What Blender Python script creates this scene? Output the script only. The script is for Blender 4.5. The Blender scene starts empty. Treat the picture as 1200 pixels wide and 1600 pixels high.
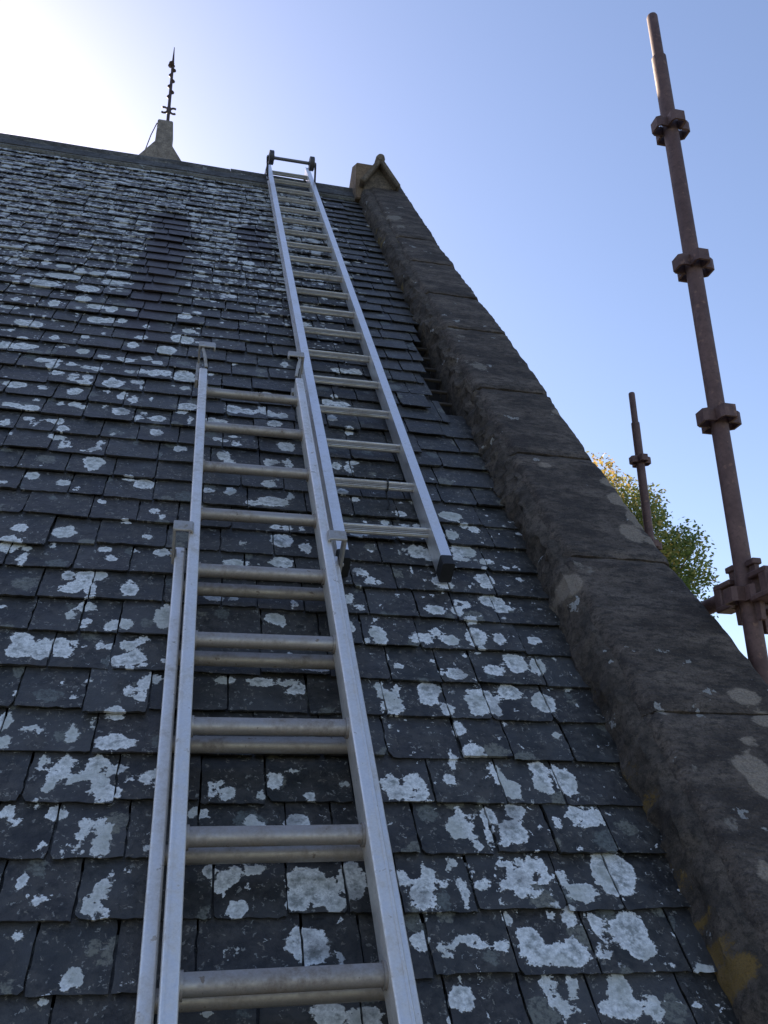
import bpy, bmesh, math, random
import numpy as np
from mathutils import Vector, noise as mnoise

random.seed(7); rng = np.random.default_rng(7)
scene = bpy.context.scene
R = math.radians

# ------------------------------------------------------------------ camera
YAW, PITCH, ROLL, FPX = .2251, .3763, -.0055, 1351.3      # photograph is 1200 x 1600 px
TH, HCAM = .9411, 1.3742                                   # roof pitch, camera distance from the roof plane
ZC = 5.15                                                  # camera height above the ground
CAM = Vector((0, 0, ZC))
_cy, _sy, _cp, _sp = math.cos(YAW), math.sin(YAW), math.cos(PITCH), math.sin(PITCH)
FW = Vector((_sy*_cp, _cy*_cp, _sp)); _r = Vector((_cy, -_sy, 0)); _u = _r.cross(FW)
RT = _r*math.cos(ROLL) + _u*math.sin(ROLL); UP = _u*math.cos(ROLL) - _r*math.sin(ROLL)
cd = bpy.data.cameras.new('camera'); cam = bpy.data.objects.new('camera', cd)
scene.collection.objects.link(cam); scene.camera = cam
from mathutils import Matrix
M3 = Matrix((RT, UP, -FW)).transposed()
cam.matrix_world = Matrix.Translation(CAM) @ M3.to_4x4()
cd.sensor_fit = 'VERTICAL'; cd.sensor_height = 24.0; cd.lens = 24.0*FPX/1600.0
cd.clip_start = .02; cd.clip_end = 6000
scene.render.resolution_x = 768; scene.render.resolution_y = 1024

# ------------------------------------------------------------------ light
SUN_AZ, SUN_EL = R(-25), R(33)                             # azimuth from +Y, negative to the left
w = bpy.data.worlds.new('World'); scene.world = w; w.use_nodes = True
nt = w.node_tree; nt.nodes.clear()
sky = nt.nodes.new('ShaderNodeTexSky'); sky.sky_type = 'NISHITA'; sky.sun_disc = False
sky.sun_elevation = SUN_EL; sky.sun_rotation = SUN_AZ
sky.air_density = 1.0; sky.dust_density = .6; sky.ozone_density = 1.6; sky.altitude = 50
bg = nt.nodes.new('ShaderNodeBackground'); bg.inputs['Strength'].default_value = .1
wo = nt.nodes.new('ShaderNodeOutputWorld')
tint = nt.nodes.new('ShaderNodeMix'); tint.data_type = 'RGBA'; tint.blend_type = 'MULTIPLY'; tint.inputs[0].default_value = 1
tint.inputs[7].default_value = (1.10, 1.0, 1.02, 1)         # slightly hazy, lavender autumn sky
nt.links.new(sky.outputs[0], tint.inputs[6]); nt.links.new(tint.outputs[2], bg.inputs[0]); nt.links.new(bg.outputs[0], wo.inputs[0])
sd = bpy.data.lights.new('sun', 'SUN'); sd.energy = 5.0; sd.angle = R(.5); sd.color = (1, .86, .68)
sun = bpy.data.objects.new('sun', sd); scene.collection.objects.link(sun)
SUNDIR = Vector((math.sin(SUN_AZ)*math.cos(SUN_EL), math.cos(SUN_AZ)*math.cos(SUN_EL), math.sin(SUN_EL)))
sun.rotation_euler = SUNDIR.to_track_quat('Z', 'Y').to_euler(); sun.location = (0, 0, 30)
scene.view_settings.view_transform = 'Standard'; scene.view_settings.look = 'None'
scene.view_settings.exposure = 1.25; scene.view_settings.gamma = 1

# ------------------------------------------------------------------ frames
SV = Vector((0, math.cos(TH), math.sin(TH))); NV = Vector((0, -math.sin(TH), math.cos(TH))); XV = Vector((1, 0, 0))
def W(x, s, n):                                            # roof coordinates: along ridge, up slope, off the roof
    return CAM + XV*x + SV*s + NV*(n - HCAM)
def ray(px, py): return RT*((px-600)/FPX) + UP*((800-py)/FPX) + FW
def to_roof(px, py, n=.015):
    d = ray(px, py); t = (n-HCAM)/d.dot(NV); p = d*t
    return p.x, p.dot(SV), t
def project(p):
    d = p - CAM; z = d.dot(FW)
    return 600+FPX*d.dot(RT)/z, 800-FPX*d.dot(UP)/z, z
def fbm(p, o=4): return mnoise.fractal(p, 1.0, 2.0, o)

# ------------------------------------------------------------------ object helpers
WL = {}
def empty(name, loc, label=None, cat=None, group=None):
    o = bpy.data.objects.new(name, None); o.empty_display_size = .2
    scene.collection.objects.link(o); o.location = loc; WL[o] = Vector(loc)
    return tag(o, label, cat, group)
def tag(o, label=None, cat=None, group=None, kind=None):
    if label: o['label'] = label
    if cat: o['category'] = cat
    if group: o['group'] = group
    if kind: o['kind'] = kind
    return o
def mesh_of(verts, faces, name, origin, smooth=False, bevel=0, seg=2):
    me = bpy.data.meshes.new(name)
    me.from_pydata([tuple(Vector(v)-origin) for v in verts], [], faces)
    bm = bmesh.new(); bm.from_mesh(me)
    bmesh.ops.recalc_face_normals(bm, faces=bm.faces)
    if bevel:
        es = [e for e in bm.edges if len(e.link_faces) == 2 and e.calc_face_angle(0) > .5]
        bmesh.ops.bevel(bm, geom=es, offset=bevel, segments=seg, affect='EDGES', clamp_overlap=True)
    bm.to_mesh(me); bm.free()
    if smooth:
        me.polygons.foreach_set('use_smooth', [True]*len(me.polygons))
        if smooth != 'all': me.set_sharp_from_angle(angle=R(smooth if smooth is not True else 40))
    return me
def link(name, me, mat, parent, origin):
    o = bpy.data.objects.new(name, me)
    if mat is not None and not me.materials: me.materials.append(mat)
    scene.collection.objects.link(o); WL[o] = Vector(origin)
    if parent is not None:
        o.parent = parent; o.location = Vector(origin) - WL[parent]
    else: o.location = origin
    return o
def obj(name, vf, mat, parent=None, smooth=False, bevel=0, seg=2, origin=None):
    v, f = vf
    if origin is None:
        origin = Vector((sum(p[0] for p in v), sum(p[1] for p in v), sum(p[2] for p in v)))/len(v)
    return link(name, mesh_of(v, f, name, Vector(origin), smooth, bevel, seg), mat, parent, origin)
def join(*parts):
    v, f = [], []
    for a, b in parts:
        k = len(v); v += list(a); f += [tuple(i+k for i in q) for q in b]
    return v, f
def obox(c, a, b, d):                                       # centre and three half axes
    c, a, b, d = Vector(c), Vector(a), Vector(b), Vector(d)
    v = [c+a*i+b*j+d*k for i in (-1, 1) for j in (-1, 1) for k in (-1, 1)]
    return v, [(0,1,3,2),(4,6,7,5),(0,4,5,1),(2,3,7,6),(0,2,6,4),(1,5,7,3)]
def frame(d):
    d = Vector(d).normalized(); a = Vector((0,0,1)) if abs(d.z) < .9 else Vector((1,0,0))
    u = d.cross(a).normalized(); return u, d.cross(u)
def loft(rings, closed=True, caps=True):
    m = len(rings[0]); v = [p for r in rings for p in r]; f = []
    for i in range(len(rings)-1):
        for j in range(m if closed else m-1):
            k = (j+1) % m; f.append((i*m+j, i*m+k, (i+1)*m+k, (i+1)*m+j))
    if caps and closed:
        f.append(tuple(range(m))[::-1]); f.append(tuple((len(rings)-1)*m+j for j in range(m)))
    return v, f
def tube(pts, rad, seg=12, caps=True):
    pts = [Vector(p) for p in pts]; rs = rad if isinstance(rad, (list, tuple)) else [rad]*len(pts)
    rings = []; u = None
    for i, p in enumerate(pts):
        d = (pts[min(i+1, len(pts)-1)] - pts[max(i-1, 0)]).normalized()
        if u is None: u, _ = frame(d)
        u = (u - d*u.dot(d)).normalized(); q = d.cross(u)
        rings.append([p + (u*math.cos(2*math.pi*k/seg) + q*math.sin(2*math.pi*k/seg))*rs[i] for k in range(seg)])
    return loft(rings, True, caps)
def extrude(profile, fn, a, b):                             # profile 2d points -> fn(p, t)
    return loft([[fn(p, a) for p in profile], [fn(p, b) for p in profile]])

# ------------------------------------------------------------------ materials
class NT:
    def __init__(s, name):
        s.m = bpy.data.materials.new(name); s.m.use_nodes = True; s.t = s.m.node_tree; s.t.nodes.clear()
        s.out = s.n('ShaderNodeOutputMaterial'); s.b = s.n('ShaderNodeBsdfPrincipled'); s.l(s.b.outputs[0], s.out.inputs[0])
    def n(s, t, **k):
        o = s.t.nodes.new(t)
        for a, b in k.items(): setattr(o, a, b)
        return o
    def l(s, a, b): s.t.links.new(a, b)
    def set(s, i, v):
        if hasattr(v, 'node'): s.l(v, i)
        else: i.default_value = v
    def pos(s): return s.n('ShaderNodeNewGeometry').outputs['Position']
    def objc(s): return s.n('ShaderNodeTexCoord').outputs['Object']
    def attr(s, name):
        return s.n('ShaderNodeAttribute', attribute_name=name).outputs
    def noise(s, vec, scale, detail=5, rough=.6, dist=0):
        o = s.n('ShaderNodeTexNoise'); s.set(o.inputs['Vector'], vec); o.inputs['Scale'].default_value = scale
        o.inputs['Detail'].default_value = detail; o.inputs['Roughness'].default_value = rough; o.inputs['Distortion'].default_value = dist
        return o.outputs
    def vor(s, vec, scale, feature='F1', rnd=1):
        o = s.n('ShaderNodeTexVoronoi', feature=feature); s.set(o.inputs['Vector'], vec); o.inputs['Scale'].default_value = scale
        o.inputs['Randomness'].default_value = rnd
        return o.outputs
    def math(s, op, a, b=0.0, c=0.0):
        o = s.n('ShaderNodeMath', operation=op); s.set(o.inputs[0], a); s.set(o.inputs[1], b)
        if op in ('MULTIPLY_ADD',): s.set(o.inputs[2], c)
        return o.outputs[0]
    def vmath(s, op, a, b):
        o = s.n('ShaderNodeVectorMath', operation=op); s.set(o.inputs[0], a); s.set(o.inputs[1], b); return o.outputs[0]
    def mapr(s, v, a, b, c=0., d=1., smooth=False):
        o = s.n('ShaderNodeMapRange'); o.interpolation_type = 'SMOOTHSTEP' if smooth else 'LINEAR'
        s.set(o.inputs[0], v); s.set(o.inputs[1], a); s.set(o.inputs[2], b); s.set(o.inputs[3], c); s.set(o.inputs[4], d); return o.outputs[0]
    def mix(s, f, a, b, mode='MIX'):
        o = s.n('ShaderNodeMix', data_type='RGBA', blend_type=mode); s.set(o.inputs[0], f)
        s.set(o.inputs[6], a if hasattr(a, 'node') else (*a, 1)); s.set(o.inputs[7], b if hasattr(b, 'node') else (*b, 1)); return o.outputs[2]
    def bump(s, h, strength=.4, dist=.01):
        o = s.n('ShaderNodeBump'); o.inputs['Strength'].default_value = strength; o.inputs['Distance'].default_value = dist
        s.l(h, o.inputs['Height']); s.l(o.outputs[0], s.b.inputs['Normal'])
    def fin(s, col, rough=.7, metal=0., spec=.5):
        s.set(s.b.inputs['Base Color'], col if hasattr(col, 'node') else (*col, 1)); s.set(s.b.inputs['Roughness'], rough)
        s.set(s.b.inputs['Metallic'], metal); s.set(s.b.inputs['Specular IOR Level'], spec); return s.m

def mat_slate():
    k = NT('slate'); rp = k.attr('rp')['Vector']; lic = k.attr('lic')['Vector']
    sep = k.n('ShaderNodeSeparateXYZ'); k.l(lic, sep.inputs[0]); sdf, den, stain = sep.outputs
    sp = k.n('ShaderNodeSeparateXYZ'); k.l(rp, sp.inputs[0]); rnd = sp.outputs[2]
    n1 = k.noise(rp, 20, 4, .65)['Fac']; n2 = k.noise(rp, 130, 3, .75)['Fac']
    wp = k.noise(rp, 58, 3, .7); warp = wp['Color']; fine = wp['Fac']
    n3 = k.noise(rp, 8, 2, .5)['Fac']
    wn = k.n('ShaderNodeTexWhiteNoise', noise_dimensions='1D'); k.l(rnd, wn.inputs['W'])
    wsep = k.n('ShaderNodeSeparateColor'); k.l(wn.outputs['Color'], wsep.inputs[0])
    c = k.mix(wsep.outputs[0], (.011, .0105, .0105), (.040, .035, .034))
    c = k.mix(k.math('MULTIPLY', wsep.outputs[1], .5), c, (.024, .028, .024))
    c = k.mix(k.mapr(n1, .42, .64, 0, .85), c, (.060, .055, .050))
    c = k.mix(k.mapr(fine, .46, .66, 0, .8), c, (.008, .008, .008))
    c = k.mix(k.math('MULTIPLY', wsep.outputs[2], k.mapr(n3, .45, .6, 0, .7)), c, (.062, .063, .065))
    wv = k.vmath('MULTIPLY', k.vmath('SUBTRACT', warp, (.5, .5, .5)), (.040, .040, 0)); q = k.vmath('ADD', rp, wv)
    # tan crumbs and pale specks
    sv = k.vor(q, 120); ss = k.n('ShaderNodeSeparateColor'); k.l(sv['Color'], ss.inputs[0])
    spk = k.math('MULTIPLY', k.mapr(sv['Distance'], .36, .26), k.mapr(k.math('ADD', ss.outputs[0], k.math('MULTIPLY', n1, 1.1)), 1.12, 1.3))
    c = k.mix(k.math('MULTIPLY', spk, .7), c, k.mix(ss.outputs[1], (.16, .14, .11), (.26, .265, .25)))
    c = k.mix(k.math('MULTIPLY', stain, .75), c, (.024, .016, .018))
    # thin grey-green crusts
    gv = k.vor(k.vmath('ADD', q, (3.1, 7.7, 1.3)), 17); gs = k.n('ShaderNodeSeparateColor'); k.l(gv['Color'], gs.inputs[0])
    gm = k.mapr(k.math('SUBTRACT', k.math('MULTIPLY', k.mapr(gs.outputs[0], .72, 1.0), .6), gv['Distance']), 0, .05)
    gm = k.math('MULTIPLY', gm, k.mapr(n2, .38, .56, .15, .85))
    c = k.mix(k.math('MULTIPLY', gm, k.math('SUBTRACT', 1, stain)), c, k.mix(gs.outputs[1], (.105, .12, .115), (.18, .175, .14)))
    # bright colonies
    e = k.math('ADD', sdf, k.math('MULTIPLY', k.math('SUBTRACT', fine, .485), .025))
    e = k.math('ADD', e, k.math('MULTIPLY', k.math('SUBTRACT', n1, .5), .018))
    e = k.math('ADD', e, k.math('MULTIPLY', k.math('SUBTRACT', n2, .5), .006))
    m1 = k.mapr(e, -.0006, .0010)
    def colony(scale, lo, gain):
        v = k.vor(q, scale); cs = k.n('ShaderNodeSeparateColor'); k.l(v['Color'], cs.inputs[0])
        rad = k.math('MULTIPLY', k.mapr(cs.outputs[0], k.math('SUBTRACT', lo, den), k.math('SUBTRACT', lo+.5, den)), gain)
        return k.math('SUBTRACT', rad, v['Distance'])
    d2 = k.math('MAXIMUM', colony(13, 1.0, .78), colony(31, .95, .72)); m2 = k.mapr(d2, 0, .045)
    m2 = k.math('MAXIMUM', m2, k.mapr(colony(70, .93, .62), 0, .06))
    m = k.math('MAXIMUM', m1, m2)
    rim = k.math('MAXIMUM', k.mapr(e, .002, .014), k.math('MULTIPLY', k.mapr(d2, .06, .3), .8))     # older centres are greyer and broken
    lc = k.mix(k.mapr(n2, .34, .62), (.46, .47, .475), (.78, .79, .79))
    lc = k.mix(k.math('MULTIPLY', rim, k.mapr(fine, .40, .62)), lc, (.24, .255, .25))
    lc = k.mix(k.mapr(n3, .50, .64, 0, .65), lc, (.36, .37, .335))
    lc = k.mix(k.mapr(n2, .64, .70, 0, .75), lc, (.10, .105, .105))
    lc = k.mix(k.mapr(den, .25, .55, 0, .45), lc, (.30, .315, .33))
    m = k.math('MULTIPLY', m, k.mapr(n3, .30, .40, .55, 1))
    c = k.mix(m, c, lc)
    h = k.math('ADD', k.math('MULTIPLY', n1, .9), k.math('MULTIPLY', fine, .6)); h = k.math('ADD', h, k.math('MULTIPLY', n2, .3))
    h = k.math('ADD', h, k.math('MULTIPLY', m, .45))
    k.bump(h, .6, .005)
    return k.fin(c, k.math('ADD', k.mapr(n1, .3, .7, .44, .62), k.math('MULTIPLY', m, .3)), 0, .5)

def mat_stone(name, a, b, c2, scale=6, lichen=None, dark=.5, bump=.7, strat=False, bd=.02, placed=False):
    k = NT(name); p = k.pos()
    pv = p
    if strat:
        pm = k.n('ShaderNodeMapping'); pm.inputs['Scale'].default_value = (1, 2.4, 2.4); k.l(p, pm.inputs[0]); pv = pm.outputs[0]
    n1 = k.noise(pv, scale, 5, .68)['Fac']; n2 = k.noise(pv, scale*6, 4, .75)['Fac']; n3 = k.noise(p, scale*40, 3, .7)['Fac']
    c = k.mix(k.mapr(n1, .40, .62), a, b); c = k.mix(k.mapr(n2, .46, .62, 0, .8), c, c2)
    c = k.mix(k.mapr(n3, .5, .72, 0, dark), c, tuple(x*.35 for x in a))
    c = k.mix(k.mapr(n3, .28, .36, .55, 0), c, tuple(min(1, x*2.0) for x in b))
    h = k.math('ADD', k.math('MULTIPLY', n1, .4), k.math('ADD', k.math('MULTIPLY', n2, .5), k.math('MULTIPLY', n3, .22)))
    if lichen:
        wv = k.vmath('MULTIPLY', k.noise(p, 16, 4, .7)['Color'], (.12, .12, .12)); mk = k.mapr(n3, .33, .52, .3, .95)
        for i, (col, sc, thr, off) in enumerate(lichen):
            q = k.vmath('ADD', k.vmath('ADD', p, wv), (off, off, off))
            v = k.vor(q, sc); cs = k.n('ShaderNodeSeparateColor'); k.l(v['Color'], cs.inputs[0])
            rad = k.math('MULTIPLY', k.mapr(cs.outputs[0], thr, 1.1), .75)
            m = k.mapr(k.math('SUBTRACT', rad, v['Distance']), 0, .06)
            m = k.math('MULTIPLY', m, mk)
            c = k.mix(m, c, col)
    if placed:
        sp = k.n('ShaderNodeSeparateXYZ'); k.l(k.attr('lic')['Vector'], sp.inputs[0])
        wob = k.math('ADD', k.math('MULTIPLY', k.math('SUBTRACT', n2, .5), .03), k.math('MULTIPLY', k.math('SUBTRACT', n3, .5), .014))
        for i, col in enumerate(((.31, .26, .21), (.25, .16, .045), (.6, .6, .58))):
            m = k.mapr(k.math('ADD', sp.outputs[i], wob), -.001, .003)
            c = k.mix(k.math('MULTIPLY', m, k.mapr(n3, .35, .6, .95, .5)), c, col)
    k.bump(h, bump, bd)
    return k.fin(c, .88, 0, .25)

def mat_metal(name, col, dirt, rough=.38, dirtamt=.5, metal=.9, along=(1, 1, 1)):
    k = NT(name); p = k.pos()
    n1 = k.noise(p, 9, 6, .65)['Fac']; n2 = k.noise(p, 70, 5, .7)['Fac']; n3 = k.noise(p, 240, 2)['Fac']
    d = k.math('MULTIPLY', k.mapr(n1, .42, .66), k.mapr(n2, .3, .65)); d = k.math('MULTIPLY', d, dirtamt)
    sp = k.mapr(k.noise(p, 46, 3, .6)['Fac'], .66, .7, 0, dirtamt)
    d = k.math('MAXIMUM', d, sp)
    c = k.mix(d, col, dirt); c = k.mix(k.mapr(n3, .4, .7, 0, .2), c, tuple(x*.6 for x in col))
    k.bump(k.math('ADD', n2, n3), .12, .002)
    return k.fin(c, k.math('ADD', k.mapr(n2, .3, .7, rough-.06, rough+.1), k.math('MULTIPLY', d, .35)), k.mapr(d, 0, 1, metal, .1), .5)

def mat_rust(name):
    k = NT(name); p = k.pos()
    n1 = k.noise(p, 14, 7, .7)['Fac']; n2 = k.noise(p, 90, 5, .7)['Fac']; n3 = k.noise(p, 40, 4, .6)['Fac']
    c = k.mix(k.mapr(n1, .35, .65), (.088, .050, .048), (.150, .090, .080)); c = k.mix(k.mapr(n2, .5, .7, 0, .7), c, (.060, .036, .036))
    c = k.mix(k.mapr(n3, .6, .68, 0, .7), c, (.23, .135, .10))
    k.bump(k.math('ADD', n2, n1), .35, .002)
    return k.fin(c, .62, .25, .4)
def mat_plain(name, a, b, scale=30, rough=.7, metal=0., bump=.2, spec=.4, bd=.004):
    k = NT(name); p = k.pos(); n1 = k.noise(p, scale, 6, .65)['Fac']
    k.bump(n1, bump, bd)
    return k.fin(k.mix(k.mapr(n1, .35, .65), a, b), rough, metal, spec)

M = {}
M['slate'] = mat_slate()
M['coping'] = mat_stone('coping_stone', (.056, .046, .041), (.152, .124, .104), (.034, .030, .029), 5,
                        [((.20, .18, .155), 9, .80, 3.0), ((.30, .30, .29), 22, .88, 5.0)], .75, 1.0, True, .02, True)
M['rubble'] = mat_stone('rubble', (.066, .056, .049), (.155, .128, .106), (.035, .031, .029), 11,
                        [((.17, .12, .04), 11, .86, 2.0), ((.4, .41, .41), 24, .88, 4.0)], .7, 1.0, False, .02, True)
M['ridge'] = mat_stone('ridge', (.065, .065, .069), (.12, .12, .126), (.042, .042, .046), 7, [((.22, .24, .25), 13, .84, 1.0)], .4, .5)
M['mortar'] = mat_stone('mortar', (.12, .12, .118), (.20, .20, .195), (.08, .08, .08), 14, [((.32, .34, .35), 16, .8, 3.0)], .4, .8)
M['pier'] = mat_stone('pier', (.19, .165, .15), (.33, .29, .26), (.11, .10, .095), 14, [((.55, .54, .5), 12, .85, 1.0)], .5, .8)  # stone lightened so its colour carries the haze in front of it
M['wall'] = mat_stone('wall', (.13, .11, .09), (.22, .19, .155), (.08, .07, .06), 3, None, .5, .8)
M['sandstone'] = mat_stone('sandstone', (.095, .078, .064), (.18, .145, .115), (.055, .048, .042), 12, None, .4, .6, False, .01)
M['sunlit_stone'] = mat_stone('sunlit_stone', (.16, .115, .08), (.24, .17, .115), (.09, .068, .052), 12, None, .4, .6, False, .01)  # lighter, warmer sandstone: low sunlight painted into the base colour
M['deck'] = mat_plain('deck', (.010, .009, .008), (.022, .019, .016), 12, .9)
M['batten'] = mat_plain('batten', (.030, .024, .020), (.07, .056, .045), 25, .85)
M['alu'] = mat_metal('aluminium', (.86, .82, .77), (.24, .20, .17), .42, .6)
M['alu2'] = mat_metal('aluminium_new', (.88, .86, .85), (.34, .33, .33), .36, .4)
M['rung'] = mat_metal('rung_dirty', (.36, .33, .305), (.14, .105, .08), .48, .85, .7)
M['rung2'] = mat_metal('rung_fluted', (.44, .43, .43), (.19, .165, .15), .46, .65)
M['bracket'] = mat_metal('bracket', (.42, .40, .38), (.16, .13, .10), .5, .7, .7)
M['rubber'] = mat_plain('rubber', (.010, .010, .011), (.018, .018, .019), 60, .6)
M['wheel'] = mat_plain('wheel', (.035, .035, .045), (.055, .055, .065), 60, .55)
M['darksteel'] = mat_plain('darksteel', (.10, .10, .115), (.15, .15, .165), 60, .5, .6)
M['rust'] = mat_rust('rusty_steel')
M['iron'] = mat_plain('iron', (.05, .035, .04), (.09, .06, .06), 60, .6, .4)
M['bark'] = mat_plain('bark', (.05, .04, .03), (.10, .08, .06), 20, .9, 0, .8)
M['grass'] = mat_plain('grass', (.045, .07, .02), (.08, .11, .035), 3, .95, 0, .8, .1)
M['gravel'] = mat_plain('gravel', (.14, .125, .11), (.24, .215, .19), 40, .95, 0, .8, .1)
def mat_leaf():
    k = NT('leaf'); a = k.attr('hue')['Fac']
    cr = k.n('ShaderNodeValToRGB'); k.l(a, cr.inputs[0]); e = cr.color_ramp.elements
    e[0].position = 0; e[0].color = (.11, .17, .05, 1); e[1].position = 1; e[1].color = (.55, .29, .09, 1)
    for p, c in ((.35, (.17, .22, .06, 1)), (.65, (.38, .30, .09, 1))):
        q = e.new(p); q.color = c
    tr = k.n('ShaderNodeBsdfTranslucent'); k.l(cr.outputs[0], tr.inputs[0])
    k.fin(cr.outputs[0], .55, 0, .4); mx = k.n('ShaderNodeMixShader'); mx.inputs[0].default_value = .5
    k.l(k.b.outputs[0], mx.inputs[1]); k.l(tr.outputs[0], mx.inputs[2]); k.l(mx.outputs[0], k.out.inputs[0]); return k.m
M['leaf'] = mat_leaf()

# ------------------------------------------------------------------ ground
tag(obj('ground', ([(-800, -800, 0), (800, -800, 0), (800, 800, 0), (-800, 800, 0)], [(0, 1, 2, 3)]), M['grass'], origin=(0, 0, 0)), kind='structure')

k_ = [(-30, -14), (16, -14), (16, 22), (-30, 22)]
tag(obj('gravel_bounce', ([(x, y, .004) for x, y in k_], [(0, 1, 2, 3)]), M['gravel'], origin=(0, 0, .004)), kind='structure')  # unseen gravel sheet, added so the light bounced upwards is less green

# ------------------------------------------------------------------ church
S_EAVE, S_RIDGE, X_L, X_IN = -.9, 6.50, -7.0, .955
ridge_p = W(0, S_RIDGE, -.02); eave_p = W(0, S_EAVE, -.09)
Y_R = ridge_p.y; Z_R = ridge_p.z
church = empty('church', (0, Y_R, 0), 'steep dark slate church roof with lichen, stone gable coping and ridge tiles', 'church')
X_OUT = 1.27
# walls: long body plus the gable parapet as one solid, profile in YZ
def back(y): return 2*Y_R - y
ye = eave_p.y + .14
def body(x0, x1, n, top):
    a = W(0, S_EAVE+.2, n); prof = [(ye, 0), (ye, a.z), (Y_R, top), (back(ye), a.z), (back(ye), 0)]
    return loft([[Vector((x, y, z)) for y, z in prof] for x in (x0, x1)])
apex_n = W(0, S_RIDGE, -.30).z
obj('wall', join(body(X_L, X_IN-.02, -.30, W(0, S_RIDGE, -.15).z-.3), body(X_IN+.05, X_OUT-.02, -.06, W(0, S_RIDGE, -.06).z-.05)), M['wall'], church)
# roof deck, both slopes
def mirror(p): return Vector((p.x, 2*Y_R-p.y, p.z))
d_n = -.09
fr = [W(X_L, S_EAVE, d_n), W(X_IN+.03, S_EAVE, d_n), W(X_IN+.03, S_RIDGE-.06, d_n), W(X_L, S_RIDGE-.06, d_n)]
frb = [p - NV*.03 for p in fr]
deck = [(fr+frb), [(0,1,2,3),(7,6,5,4),(0,4,5,1),(1,5,6,2),(2,6,7,3),(3,7,4,0)]]
bk = [mirror(p)+Vector((0, 0, .08)) for p in fr]; bkb = [p - Vector((0, .03, .03)) for p in bk]
deck2 = [(bk+bkb), deck[1]]
roof = obj('roof', join(deck, deck2), M['deck'], church)

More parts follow.
